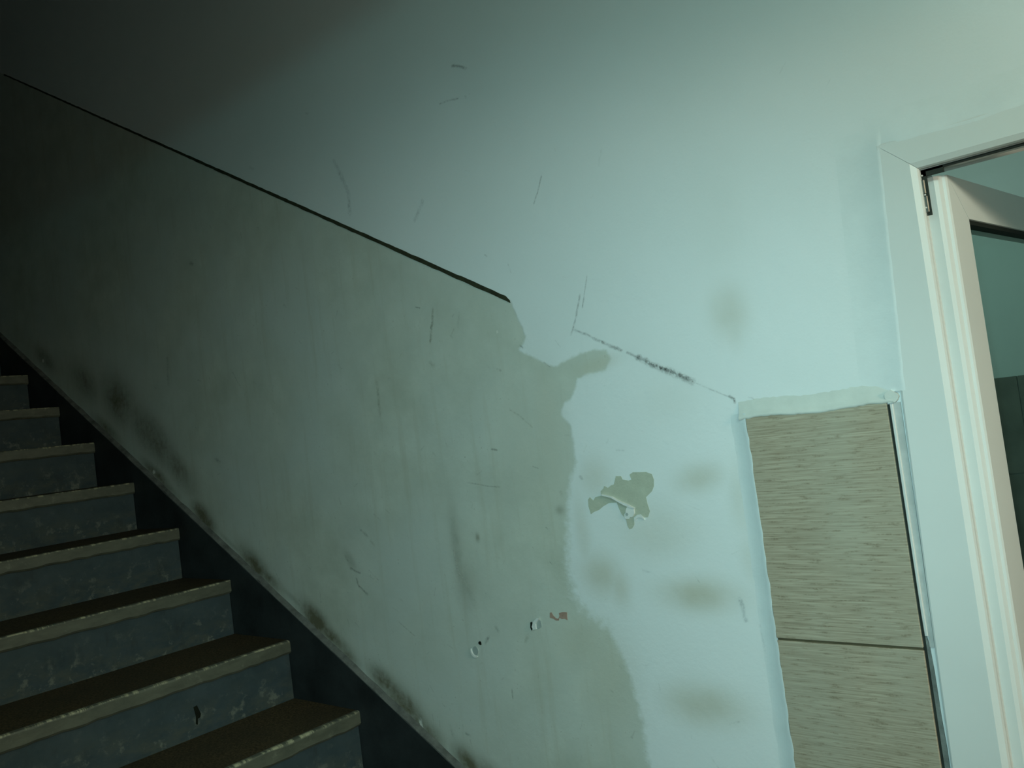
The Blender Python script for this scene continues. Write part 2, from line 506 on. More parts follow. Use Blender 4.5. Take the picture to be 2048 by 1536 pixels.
# back of the wall, 16 cm behind, as three slabs around the opening
bx = [(-6.2, DX0, 0, 4.4), (DX0, DX1, DZ, 4.4), (DX1, 2.2, 0, 4.4)]
bv, bq = [], []
for a, b, c, d in bx:
    k = nx*nz + len(bv)
    bv += [(a, .16, c), (b, .16, c), (b, .16, d), (a, .16, d)]
    bq.append((k, k+3, k+2, k+1))
k = nx*nz + len(bv)                       # reveals
bv += [(DX0, 0, 0), (DX0, .16, 0), (DX0, .16, DZ), (DX0, 0, DZ), (DX1, 0, 0), (DX1, .16, 0), (DX1, .16, DZ), (DX1, 0, DZ)]
bq += [(k, k+1, k+2, k+3), (k+4, k+7, k+6, k+5), (k+3, k+2, k+6, k+7)]
allv = np.concatenate([verts, np.array(bv)]).astype(np.float32)
allq = np.concatenate([q, np.array(bq)]).astype(np.int32)
wall.vertices.add(len(allv))
wall.vertices.foreach_set('co', allv.ravel())
wall.loops.add(allq.size)
wall.loops.foreach_set('vertex_index', allq.ravel())
wall.polygons.add(len(allq))
wall.polygons.foreach_set('loop_start', np.arange(0, allq.size, 4, dtype=np.int32))
wall.update(calc_edges=True)
pad = np.zeros(len(bv))
for nm, arr, fill in (('old_sd', sd, 1.0), ('edge_soft', soft, 0.01), ('stain', blobs(stains), 0), ('soot', blobs(soots), 0), ('chip', blobs(chips), 0)):
    at_ = wall.attributes.new(nm, 'FLOAT', 'POINT')
    at_.data.foreach_set('value', np.concatenate([arr, pad+fill]).astype(np.float32))
wall_o = tag(link('wall_stair', wall, M['wall']), kind='structure')

# dark painted line ending in a ragged tip
rng = random.Random(4)
def ragged_strip(p0, p1, w0, w1, n, jitter):
    top, bot = [], []
    (x0, z0), (x1, z1) = p0, p1
    for i in range(n+1):
        t = i/n
        x, z = x0+(x1-x0)*t, z0+(z1-z0)*t
        w = w0+(w1-w0)*t
        top.append((x, z+w/2+rng.uniform(-jitter, jitter)))
        bot.append((x, z-w/2+rng.uniform(-jitter, jitter)))
    return top, bot
t_, b_ = ragged_strip((-3.8776, 3.5421), (-1.2060, 2.0238), 0.0065, 0.0118, 150, 0.0009)
t_.append((-1.1952, 2.0171)); b_.append((-1.1947, 2.0113))
extrude_poly('dado_line', t_ + b_[::-1], -0.0012, 0.0002, M['dado'], wall_o)

# flaked patch of bare old paint, its curl and wall plugs
flake = [(-0.9759, 1.6083), (-0.9629, 1.6075), (-0.9605, 1.6004), (-0.9467, 1.5976), (-0.9394, 1.5992), (-0.9425, 1.6093), (-0.9336, 1.6138), (-0.9186, 1.6129), (-0.9027, 1.6124), (-0.8899, 1.6072), (-0.8871, 1.5963), (-0.8892, 1.5828), (-0.8952, 1.5733), (-0.9106, 1.5622), (-0.9094, 1.5485), (-0.9060, 1.5337), (-0.9124, 1.5221), (-0.9205, 1.5213), (-0.9286, 1.5284), (-0.9368, 1.5277), (-0.9459, 1.5220), (-0.9469, 1.5081), (-0.9529, 1.5002), (-0.9602, 1.4984), (-0.9638, 1.5054), (-0.9651, 1.5194), (-0.9742, 1.5297), (-0.9792, 1.5429), (-0.9822, 1.5541), (-1.0017, 1.5538), (-1.0175, 1.5472), (-1.0285, 1.5404), (-1.0416, 1.5367), (-1.0512, 1.5319), (-1.0548, 1.5485), (-1.0537, 1.5630), (-1.0479, 1.5679), (-1.0403, 1.5604), (-1.0341, 1.5673), (-1.0188, 1.5698), (-1.0185, 1.5790), (-1.0102, 1.5847), (-1.0081, 1.5897), (-0.9991, 1.5852), (-0.9910, 1.5899), (-0.9835, 1.5915)]
extrude_poly('bare_patch', flake, -0.0006, 0.0004, M['old_bare'], wall_o)
curl = [(-1.0145, 1.5732), (-1.0026, 1.5706), (-0.9898, 1.5670), (-0.9799, 1.5611), (-0.9665, 1.5550), (-0.9543, 1.5501), (-0.9435, 1.5442), (-0.9382, 1.5411), (-0.9495, 1.5434), (-0.9606, 1.5478), (-0.9727, 1.5538), (-0.9826, 1.5597), (-0.9926, 1.5651), (-1.0043, 1.5681), (-1.0138, 1.5701)]
tag(extrude_poly('paint_curl', curl, -0.006, -0.0006, M['plug'], wall_o), 'thin white paint curl lifting from the bare patch')

def disc(name, c, r, y0, y1, mat, parent, n=14, squash=1.0, jit=0.0):
    g = random.Random(int(abs(c[0]*9999)))
    pts = [(c[0]+math.cos(2*math.pi*i/n)*r*squash*(1+g.uniform(-jit, jit)), c[1]+math.sin(2*math.pi*i/n)*r*(1+g.uniform(-jit, jit))) for i in range(n)]
    return extrude_poly(name, pts, y0, y1, mat, parent)

def crescent(name, c, r, w, a0, a1, y0, y1, mat, parent, n=12):
    out, inn = [], []
    for i in range(n+1):
        a = rad(a0+(a1-a0)*i/n)
        ww = w*math.sin(math.pi*(0.08+0.84*i/n))
        out.append((c[0]+math.cos(a)*r, c[1]+math.sin(a)*r))
        inn.append((c[0]+math.cos(a)*(r-ww), c[1]+math.sin(a)*(r-ww)))
    return extrude_poly(name, out+inn[::-1], y0, y1, mat, parent)

p = disc('wall_plug', (-0.9508, 1.5356), 0.0115, -0.004, 0.0, M['plug'], wall_o, 14, 0.9, 0.18)
disc('plug_hole', (-0.9590, 1.5297), 0.0032, -0.0048, -0.003, M['plug_grey'], p, 10)
p = disc('wall_plug', (-0.9595, 1.5266), 0.0075, -0.0028, 0.0, M['plug'], wall_o, 14, 1.0, 0.1)
crescent('patch_lip', (-0.9315, 1.5147), 0.012, 0.0045, 10, 170, -0.003, -0.0004, M['plug'], wall_o)
p = disc('wall_plug', (-1.4400, 1.2162), 0.0105, -0.002, 0.0, M['plug_grey'], wall_o, 16, 0.85)
crescent('plug_rim', (-1.4421, 1.2136), 0.0135, 0.0050, 150, 300, -0.004, 0.0, M['plug'], p)
disc('screw_hole', (-1.4236, 1.2352), 0.0050, -0.0008, 0.0004, M['hole'], wall_o, 10, 1.0, 0.2)
p = disc('wall_plug', (-1.2345, 1.2919), 0.0115, -0.002, 0.0, M['plug_grey'], wall_o, 12, 0.9, 0.15)
extrude_poly('plug_rim', [(-1.2339, 1.3051), (-1.2262, 1.3055), (-1.2395, 1.2917), (-1.2398, 1.2799), (-1.2487, 1.2781), (-1.2518, 1.2845), (-1.2466, 1.2953)], -0.005, 0.0, M['plug'], p)
extrude_poly('screw_hole', [(-1.2572, 1.2934), (-1.2535, 1.2949), (-1.2507, 1.2911), (-1.2525, 1.2805), (-1.2569, 1.2750), (-1.2592, 1.2814)], -0.0012, 0.0004, M['hole'], wall_o)
tag(extrude_poly('red_paint_dab', [(-1.1721, 1.3179), (-1.1635, 1.3208), (-1.1538, 1.3213), (-1.1490, 1.3209), (-1.1505, 1.3119), (-1.1503, 1.3037), (-1.1578, 1.3064), (-1.1661, 1.3054), (-1.1721, 1.3083), (-1.1748, 1.3017), (-1.1830, 1.3013), (-1.1890, 1.3048), (-1.1993, 1.3069), (-1.1976, 1.3173), (-1.1931, 1.3194), (-1.1879, 1.3113), (-1.1821, 1.3065), (-1.1758, 1.3055), (-1.1714, 1.3121)], -0.0008, 0.0003, M['red'], wall_o), 'faded red paint dab')

# scratches, scuffs and pencil marks: thin dry strokes lying on the paint
DARK, BROWN, PALE, BLUE = (0.07, 0.08, 0.07), (0.20, 0.19, 0.11), (0.74, 0.76, 0.72), (0.25, 0.33, 0.36)
strokes = [
    # points, width in metres, cover, colour
    ([(-1.4396, 2.0436), (-1.4460, 2.0176), (-1.4559, 1.9921), (-1.4626, 1.9648)], 0.007, 0.75, BROWN), ([(-1.3552, 2.0194), (-1.3646, 1.9850)], 0.008, 0.25, BROWN),
    ([(-1.6768, 1.8938), (-1.6782, 1.8544), (-1.6807, 1.8087)], 0.012, 0.40, BROWN), ([(-2.7400, 2.1134), (-2.7521, 2.0283)], 0.018, 0.45, BROWN),
    ([(-1.7406, 2.5036), (-1.7218, 2.4664), (-1.6994, 2.4056), (-1.7012, 2.3520)], 0.014, 0.40, BLUE), ([(-1.4296, 2.3052), (-1.4628, 2.2703)], 0.012, 0.35, BLUE),
    ([(-1.2760, 2.5891), (-1.2563, 2.5803), (-1.2359, 2.5678)], 0.007, 0.65, DARK), ([(-1.3307, 2.5171), (-1.3023, 2.5156), (-1.2720, 2.5097)], 0.005, 0.55, DARK),
    ([(-1.2483, 2.5060), (-1.2472, 2.5033)], 0.006, 0.5, DARK), ([(-1.0628, 2.2639), (-1.0753, 2.2388), (-1.0926, 2.2115)], 0.0035, 0.55, DARK),
    ([(-0.9042, 2.2716), (-0.9161, 2.2439)], 0.006, 0.25, DARK), ([(-0.9807, 2.0262), (-1.0024, 1.9648)], 0.0032, 0.55, DARK), ([(-1.0045, 1.9918), (-1.0223, 1.9471), (-1.0411, 1.9129)], 0.0045, 0.60, DARK),
    ([(-1.0291, 1.9216), (-0.9955, 1.9042), (-0.9877, 1.8977)], 0.0050, 0.55, DARK), ([(-0.9841, 1.8960), (-0.9531, 1.8784), (-0.9227, 1.8613)], 0.0065, 0.75, DARK),
    ([(-0.9081, 1.8549), (-0.8842, 1.8412)], 0.006, 0.75, DARK), ([(-0.8842, 1.8412), (-0.8391, 1.8136), (-0.8081, 1.7975), (-0.7731, 1.7782)], 0.0115, 0.85, DARK),
    ([(-0.8600, 1.8255), (-0.8180, 1.8047), (-0.7796, 1.7848)], 0.006, 0.9, DARK), ([(-0.7731, 1.7782), (-0.7343, 1.7570), (-0.6995, 1.7377)], 0.0030, 0.35, DARK),
    ([(-0.7011, 1.7407), (-0.6947, 1.7362), (-0.6928, 1.7295)], 0.0050, 0.9, DARK), ([(-0.6714, 1.7206), (-0.6644, 1.7216), (-0.6619, 1.7186)], 0.0045, 0.8, DARK), ([(-0.6654, 1.7346), (-0.6578, 1.7328), (-0.6539, 1.7268)], 0.003, 0.5, DARK),
    ([(-1.8770, 1.4062), (-1.8567, 1.3997), (-1.8406, 1.3945)], 0.007, 0.65, DARK), ([(-1.8584, 1.3793), (-1.8516, 1.3591), (-1.8196, 1.3385)], 0.007, 0.60, DARK), ([(-1.8013, 1.4032), (-1.7671, 1.3772)], 0.003, 0.5, PALE),
    ([(-1.8961, 1.4431), (-1.8861, 1.4266)], 0.006, 0.4, DARK), ([(-1.8145, 1.5106), (-1.7904, 1.4942)], 0.008, 0.45, DARK), ([(-1.7784, 1.4807), (-1.7681, 1.4700)], 0.008, 0.4, BROWN),
    ([(-1.7528, 1.5521), (-1.7315, 1.5357)], 0.005, 0.3, DARK), ([(-1.7056, 1.2697), (-1.6505, 1.2370)], 0.0035, 0.55, BROWN), ([(-1.4648, 1.5233), (-1.4693, 1.4687), (-1.4639, 1.3840)], 0.022, 0.14, BROWN),
    ([(-1.4732, 1.4566), (-1.4681, 1.4081), (-1.4447, 1.3784)], 0.004, 0.55, PALE), ([(-1.4368, 1.3666), (-1.4242, 1.3253)], 0.020, 0.25, BROWN), ([(-1.3864, 1.3563), (-1.3599, 1.3257)], 0.004, 0.5, PALE),
    ([(-1.2813, 1.2486), (-1.2684, 1.2641)], 0.010, 0.40, BROWN), ([(-1.3640, 1.2742), (-1.3605, 1.2675)], 0.010, 0.5, DARK), ([(-1.3921, 1.2491), (-1.4068, 1.2387)], 0.008, 0.45, DARK),
    ([(-1.3402, 1.1330), (-1.3404, 1.1135)], 0.004, 0.7, DARK), ([(-1.3064, 1.6902), (-1.2914, 1.6868)], 0.006, 0.85, DARK), ([(-1.1914, 1.6421), (-1.1765, 1.6367)], 0.003, 0.7, DARK),
    ([(-1.3978, 1.6172), (-1.3352, 1.6057), (-1.2968, 1.6015)], 0.0035, 0.5, DARK), ([(-1.2368, 1.7737), (-1.2098, 1.7572), (-1.1783, 1.7282)], 0.004, 0.4, BROWN), ([(-1.2582, 1.8705), (-1.2483, 1.8657)], 0.006, 0.4, DARK),
    ([(-1.1226, 1.8658), (-1.1078, 1.8538)], 0.003, 0.4, DARK), ([(-1.4695, 1.9163), (-1.4609, 1.9052)], 0.010, 0.45, BROWN), ([(-1.4975, 2.0595), (-1.4839, 2.0544)], 0.003, 0.7, DARK),
    ([(-0.7365, 1.3630), (-0.7346, 1.3492), (-0.7321, 1.3262)], 0.009, 0.50, BLUE), ([(-0.6902, 1.6355), (-0.6832, 1.6165)], 0.016, 0.35, BLUE), ([(-0.7058, 1.3184), (-0.7029, 1.2730)], 0.008, 0.2, BLUE),
    ([(-0.9416, 1.7211), (-0.8929, 1.6910), (-0.8405, 1.6616)], 0.0030, 0.12, DARK), ([(-0.9425, 1.4158), (-0.9255, 1.4120)], 0.006, 0.35, BLUE), ([(-0.8995, 1.5760), (-0.7951, 1.5327)], 0.0025, 0.12, DARK),
    ([(-0.3872, 2.1412), (-0.3536, 2.1302), (-0.3484, 2.1293)], 0.003, 0.1, DARK), ([(-0.4137, 2.0124), (-0.4048, 2.0185)], 0.006, 0.3, DARK), ([(-0.3497, 2.1306), (-0.3484, 2.1293)], 0.004, 0.8, DARK),
    ([(-2.5255, 2.3987), (-2.5075, 2.3930)], 0.013, 0.6, DARK), ([(-2.1279, 2.6017), (-2.1136, 2.5929)], 0.010, 0.35, DARK), ([(-1.8346, 2.6667), (-1.8259, 2.6637)], 0.008, 0.5, DARK), ([(-2.0422, 2.1684), (-2.0310, 2.1618)], 0.010, 0.35, DARK),
    ([(-2.5021, 1.7514), (-2.4802, 1.7402)], 0.012, 0.6, DARK), ([(-2.3458, 2.0123), (-2.3243, 1.9779)], 0.004, 0.5, PALE), ([(-2.3197, 1.9726), (-2.3109, 1.9606)], 0.004, 0.5, PALE), ([(-2.5607, 2.0170), (-2.5397, 2.0109)], 0.005, 0.5, DARK),
    ([(-1.7226, 1.7136), (-1.7158, 1.7065)], 0.007, 0.4, DARK), ([(-1.7026, 1.5625), (-1.6925, 1.5530)], 0.006, 0.4, DARK), ([(-1.8922, 1.6016), (-1.8868, 1.5835)], 0.005, 0.4, DARK), ([(-1.2514, 2.1340), (-1.2458, 2.1303)], 0.004, 0.6, DARK),
    ([(-1.1872, 2.0987), (-1.1818, 2.0781)], 0.003, 0.35, DARK), ([(-2.0302, 1.3358), (-2.0310, 1.3073)], 0.004, 0.5, DARK), ([(-1.0601, 1.1626), (-1.0556, 1.1589)], 0.004, 0.4, DARK),
    ([(-1.5620, 1.0236), (-1.5576, 0.9997)], 0.010, 0.3, BROWN), ([(-1.5077, 1.0103), (-1.4967, 1.0058)], 0.008, 0.55, DARK), ([(-1.6658, 1.0288), (-1.6640, 0.9974)], 0.005, 0.8, PALE),
    ([(-2.2414, 1.3967), (-2.2228, 1.3596)], 0.004, 0.35, PALE), ([(-1.1832, 1.9141), (-1.1758, 1.9061)], 0.005, 0.4, DARK), ([(-1.1230, 1.5810), (-1.1211, 1.5755)], 0.008, 0.5, BROWN),
    ([(-1.1772, 1.5060), (-1.1721, 1.5026)], 0.003, 0.6, DARK), ([(-1.1786, 1.4299), (-1.1737, 1.4256)], 0.003, 0.5, DARK), ([(-1.0654, 1.6126), (-1.0622, 1.6081)], 0.006, 0.6, DARK),
]
g = random.Random(11)
for _ in range(230):                                  # small pits and hairline scratches across the old lower paint
    x = g.uniform(-3.0, -0.72)
    hi = 1.99 - 0.568*(x+1.2)
    lo = 0.96 - 0.568*(x+1.528)
    z = lo + (min(hi, 2.9)-lo)*g.random()**1.3
    ln, a = g.uniform(0.003, 0.022), g.uniform(-1.2, 1.2)+math.pi/2*g.choice((0, 1))
    strokes.append(([(x, z), (x+ln*math.cos(a), z+ln*math.sin(a))], g.uniform(0.002, 0.005), g.uniform(0.12, 0.42), g.choice((DARK, DARK, BROWN, PALE))))
for _ in range(40):                                   # a few on the sound white paint
    x, z = g.uniform(-2.2, -0.45), g.uniform(1.35, 2.7)
    a = g.uniform(-1.5, 1.5)
    ln = g.uniform(0.003, 0.02)
    strokes.append(([(x, z), (x+ln*math.cos(a), z+ln*math.sin(a))], g.uniform(0.002, 0.004), g.uniform(0.06, 0.2), DARK))
mv, mf, mc, mt_ = [], [], [], []
PROF = ((-1, 0), (-0.62, 0.45), (-0.2, 1), (0.2, 1), (0.62, 0.45), (1, 0))
for pts, w, cov, tint in strokes:
    P0 = [Vector((x, z)) for x, z in pts]
    d0, d1 = (P0[1]-P0[0]).normalized(), (P0[-1]-P0[-2]).normalized()
    P0 = [P0[0]-d0*w*0.8] + P0 + [P0[-1]+d1*w*0.8]
    P = []
    for a, b in zip(P0, P0[1:]):                       # subdivide with a little wander in path and width
        k = max(1, int((b-a).length/0.008))
        for q_ in range(k):
            P.append(a.lerp(b, q_/k) + Vector((g.uniform(-1, 1), g.uniform(-1, 1)))*w*0.12)
    P.append(P0[-1])
    n = len(P)
    base = len(mv)
    for i, pnt in enumerate(P):
        d = (P[min(i+1, n-1)]-P[max(i-1, 0)])
        d = d.normalized() if d.length > 0 else Vector((1, 0))
        nrm = Vector((-d.y, d.x))
        ww, cc = w*g.uniform(0.75, 1.15), cov*g.uniform(0.55, 1.1)
        for s_, c_ in PROF:
            e = pnt + nrm*ww*0.8*s_
            mv.append((e.x, -0.0004, e.y))
            mc.append(0.0 if i in (0, n-1) else cc*c_)
            mt_.append((*tint, 1.0))
    for i in range(n-1):
        for j in range(5):
            mf.append((base+i*6+j, base+i*6+j+1, base+(i+1)*6+j+1, base+(i+1)*6+j))
me = bpy.data.meshes.new('scuff_marks')
me.from_pydata(mv, [], mf)
a_ = me.attributes.new('cover', 'FLOAT', 'POINT')
a_.data.foreach_set('value', mc)
a_ = me.attributes.new('tint', 'FLOAT_COLOR', 'POINT')
a_.data.foreach_set('color', [c for t in mt_ for c in t])
tag(link('scuff_marks', me, M['marks'], wall_o), 'scratches, scuffs and pencil marks', kind='stuff')

# ------------------------------------------------------------------ setting: hall shell, stairwell, room behind the door
def struct(name, a, b, mat):
    return tag(box(name, a, b, mat), kind='structure')
struct('floor', (-1.6, -3.0, -0.12), (2.2, 0.0, 0.0), M['floor'])
struct('wall_front', (-1.6, -3.12, 0.0), (2.2, -3.0, 2.62), M['hall_wall'])
struct('wall_right', (2.2, -3.12, 0.0), (2.32, 2.62, 4.4), M['hall_wall'])
struct('ceiling', (-1.6, -3.12, 2.62), (2.2, -0.95, 2.82), M['ceiling'])
struct('light_block_beam', (0.86, -3.0, 2.245), (0.98, -0.002, 2.62), M['hall_wall'])        # unseen beam added to block the warm bulb from the upper wall
struct('floor_room', (-1.6, 0.16, -0.12), (2.2, 2.5, 0.0), M['floor'])
struct('ceiling_room', (-1.6, 0.16, 2.80), (2.2, 2.5, 2.9), M['ceiling'])
struct('wall_room_left', (-1.72, 0.16, 0.0), (-1.6, 2.62, 2.9), M['room_wall'])
far = struct('wall_room_far', (-1.6, 2.5, 0.0), (2.2, 2.62, 2.9), M['room_wall'])
# dark tile dado of the room, pieces up to its top edge
TZ = 1.6705
TX = -0.6476
box('tile_bed', (-1.598, 2.4965, 0.0), (2.198, 2.4998, TZ-0.004), M['room_grout'], far)
tw, th, gap = 0.25, 0.40, 0.004
tile_me = box_mesh('room_tile', (gap/2, -0.009, gap/2), (tw-gap/2, 0.0, th-gap/2), 0.0012)
tile_me.materials.append(M['room_tile'])
i0 = int(math.floor((-1.59-TX)/tw))+1
for i in range(i0, i0+9):
    for j in range(4):
        t = bpy.data.objects.new('tile', tile_me)
        t.location = (TX+i*tw, 2.4966, TZ-(j+1)*th)
        col.objects.link(t)
        t.parent = far

# ------------------------------------------------------------------ staircase
stairs = tag(empty('staircase', (-1.9, -0.6, 0.0)), 'worn stairs with blue-grey risers and dark brown treads climbing along the wall', 'staircase')
RUN, RISE, NX6, NZ6 = 0.2890, 0.1707, -1.893, 1.024
Y0, Y1 = -1.30, -0.016
def step_mesh(n):
    bm = bmesh.new()
    ny = 2
    nose = 0.012
    pts = [(-nose, 0.0, 1.0), (-nose, RISE*0.45, 0.35), (-nose, RISE-0.040, 0.0), (-RUN-nose, RISE-0.040, 0.0), (-RUN-nose, 0.0, 0.0)]
    lay = bm.verts.layers.float.new('low')
    rows = []
    for y in (Y0+0.004, Y1-0.001):
        r = []
        for x, z, lo in pts:
            v = bm.verts.new((x, y, z))
            v[lay] = lo
            r.append(v)
        rows.append(r)
    k = len(pts)
    for i in range(k):
        j = (i+1) % k
        bm.faces.new((rows[0][i], rows[0][j], rows[1][j], rows[1][i]))
    bm.faces.new(rows[0])
    bm.faces.new(rows[1][::-1])
    bmesh.ops.recalc_face_normals(bm, faces=bm.faces)
    me = bpy.data.meshes.new('step')
    bm.to_mesh(me)
    bm.free()
    me.materials.append(M['riser'])
    return me

def nosing_mesh(seed):
    """front strip of a tread with a chipped, rounded upper edge"""
    g = random.Random(seed)
    bm = bmesh.new()
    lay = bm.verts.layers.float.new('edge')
    n = 46
    rows = []
    for i in range(n+1):
        y = Y0 + (Y1-Y0)*i/n
        c = 0.0045 + g.uniform(-0.002, 0.002)
        b = g.uniform(-0.0025, 0.0025)
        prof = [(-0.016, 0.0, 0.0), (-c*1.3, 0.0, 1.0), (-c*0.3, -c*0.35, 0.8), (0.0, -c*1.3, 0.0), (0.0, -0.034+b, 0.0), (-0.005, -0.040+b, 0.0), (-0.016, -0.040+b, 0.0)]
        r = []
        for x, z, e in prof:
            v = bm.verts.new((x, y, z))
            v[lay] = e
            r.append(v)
        rows.append(r)
    k = len(rows[0])
    for i in range(n):
        for j in range(k):
            l = (j+1) % k
            bm.faces.new((rows[i][j], rows[i][l], rows[i+1][l], rows[i+1][j]))
    bm.faces.new(rows[0])
    bm.faces.new(rows[-1][::-1])
    bmesh.ops.recalc_face_normals(bm, faces=bm.faces)
    me = bpy.data.meshes.new('nosing')
    bm.to_mesh(me)
    bm.free()
    me.materials.append(M['nosing'])
    return me

smesh = step_mesh(0)
tmesh = box_mesh('tread', (-RUN-0.013, Y0, -0.040), (-0.016, Y1, 0.0))
tmesh.materials.append(M['tread'])
for n in range(2, 17):
    x, z = NX6-(n-6)*RUN, NZ6+(n-6)*RISE
    s = bpy.data.objects.new('step', smesh)
    s.location = (x, 0, z-RISE)
    col.objects.link(s)
    adopt(s, stairs)
    if n == 7:                                           # a hole knocked into this riser
        hole = [(-0.3247, 1.1022), (-0.3148, 1.1043), (-0.3064, 1.0792), (-0.3091, 1.0704), (-0.3161, 1.069), (-0.3179, 1.0541), (-0.3234, 1.0568), (-0.3211, 1.0765)]
        hb = pydata('riser_hole', [(-0.012+d, y, z-NZ6) for d in (0.0008, -0.004) for y, z in hole],
                    [tuple(range(8)), tuple(range(15, 7, -1))] + [(k, (k+1) % 8, 8+(k+1) % 8, 8+k) for k in range(8)], M['hole'])
        hb.parent = s
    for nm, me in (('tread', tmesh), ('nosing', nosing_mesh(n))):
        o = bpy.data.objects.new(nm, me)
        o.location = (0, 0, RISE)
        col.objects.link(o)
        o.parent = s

def slope_z(x, off=0.0):
    return 0.9240 - 0.5677*(x+1.5279) + off
# dark sloping stringer between the steps and the wall, with a rough plaster lip on top
sx0, sx1 = -5.6, -0.725
t_ = []
n = 120
g = random.Random(8)
for i in range(n+1):
    x = sx1 + (sx0-sx1)*i/n
    t_.append((x, slope_z(x)-0.006+g.uniform(-0.002, 0.002)))
poly = t_ + [(sx0, slope_z(sx0)-0.42), (sx1, max(0.0, slope_z(sx1)-0.42))]
st = extrude_poly('stringer', poly, -0.015, -0.0005, M['stringer'])
adopt(st, stairs)
tag(st, 'blue-black sloping stringer board')
lip_v, lip_f = [], []
for i in range(n+1):
    x = sx1 + (sx0-sx1)*i/n
    z = slope_z(x)
    j1, j2 = g.uniform(-0.002, 0.002), g.uniform(-0.0015, 0.003)
    lip_v += [(x, -0.0005, z+0.002+j2), (x, -0.008, z-0.001+j1), (x, -0.0160, z-0.005+j1), (x, -0.0160, z-0.008), (x, -0.0005, z-0.009)]
for i in range(n):
    for j in range(5):
        k = (j+1) % 5
        lip_f.append((i*5+j, i*5+k, (i+1)*5+k, (i+1)*5+j))
lip_f += [(0, 1, 2, 3, 4), tuple(n*5+j for j in range(5))]
lip = pydata('plaster_lip', lip_v, lip_f, M['plaster_edge'])
lip.parent = st

# ------------------------------------------------------------------ tiles beside the door
tiles = tag(empty('tile_strip', (-0.55, 0.0, 0.0)), 'column of brown woven-look wall tiles beside the white door frame', 'wall tiles')
TL, TR = -0.6745, -0.4270
TTOP, TJ = 1.7010, 1.2965
tm = {}
for (z0, z1) in ((TJ+0.0022, TTOP), (TJ-0.60, TJ-0.0022), (0.095, TJ-0.6044)):
    o = box('tile', (TL, -0.0065, z0), (TR, -0.0005, z1), M['tile'], None, 0.0010)
    adopt(o, tiles)
g_ = box('tile_joint', (TL+0.001, -0.0030, 0.1), (TR-0.001, -0.0004, TTOP-0.004), simple_mat('dark_brown_grout', (0.10, 0.085, 0.05), 0.8, 0.1, 0.15, 30))
adopt(g_, tiles)
# lumpy sealant bead above the tiles
g = random.Random(3)
path = []
n = 44
for i in range(n+1):
    t = i/n
    x = TL-0.012 + (TR+0.012-(TL-0.012))*t
    path.append(((x, 0, TTOP + 0.0085 + 0.0022*math.sin(t*9)+g.uniform(-0.0006, 0.0006)), (0, 0, 1+g.uniform(-0.05, 0.05)), (0, -1, 0)))
prof = [(0.019, 0.00012), (0.013, 0.0012), (0.006, 0.0026), (-0.001, 0.0040), (-0.005, 0.0058), (-0.0085, 0.0086), (-0.0125, 0.0088), (-0.0140, 0.0064)]
b = sweep('sealant_bead', prof, path, M['caulk'], None, True, True)
adopt(b, tiles)
tag(b, 'lumpy cream sealant bead along the top edge')
# plastered left edge running down to the steps
path = []
n = 90
for i in range(n+1):
    z = TTOP+0.006 - (TTOP-0.30)*i/n
    j = g.uniform(-0.0016, 0.0016)
    path.append(((TL+j-0.001, 0, z), (1, 0, 0), (0, -1, 0)))
b = sweep('plaster_edge', [(-0.030, 0.00012), (-0.023, 0.0007), (-0.013, 0.0025), (-0.005, 0.0048), (0.0010, 0.0070), (0.0024, 0.0070)], path, M['filler'], None, True, True)
adopt(b, tiles)
# white metal edge profile on the right
b = sweep('edge_profile', [(0.0045, 0.0004), (0.0045, 0.0060), (0.0055, 0.0075), (0.0085, 0.0075), (0.0095, 0.0058), (0.0095, 0.0004)],
      [((TR, 0, TTOP-0.006), (1, 0, 0), (0, -1, 0)), ((TR, 0, 1.36), (1, 0, 0), (0, -1, 0)), ((TR, 0, 1.318), (1, 0, 0), (0, -0.62, 0))], M['trim_metal'])
adopt(b, tiles)
tag(b, 'white metal edge profile')
b = box('edge_gap_shade', (TR-0.0008, -0.0020, 0.1), (TR+0.0046, -0.0004, TTOP-0.006), M['shadow_gap'])  # dark strip put in as shade between tile and profile
adopt(b, tiles)
b = extrude_poly('joint_sealant', [(TR+0.0092, 1.30), (TR+0.0165, 1.30), (TR+0.0185, 1.45), (TR+0.0205, TTOP-0.004), (TR+0.0092, TTOP-0.004)], -0.0030, -0.0004, M['joint'])
adopt(b, tiles)
b = extrude_poly('casing_gap_shade', [(TR+0.0046, 0.1), (TR+0.0130, 0.1), (TR+0.0136, 0.9), (TR+0.0118, 1.05), (TR+0.0122, 1.14), (TR+0.0108, 1.19), (TR+0.0106, 1.26), (TR+0.0092, 1.30), (TR+0.0046, 1.335)], -0.0032, -0.0004, M['gap_shade'])  # grey strip painted as the shaded gap between tile and casing
adopt(b, tiles)
b = disc('sealant_dab', (TR+0.009, TTOP+0.006), 0.0105, -0.0082, -0.001, M['caulk'], None, 12, 1.0, 0.15)
adopt(b, tiles)

# ------------------------------------------------------------------ door: casing, frame and open glazed leaf
door = tag(empty('door_1', (0.1, 0.05, 0.0)), 'white plastic framed glazed door standing open into the next room', kind='structure')
IX0, IX1, IZ = -0.3285, 0.545, 2.0605           # visible inner edge of the casing
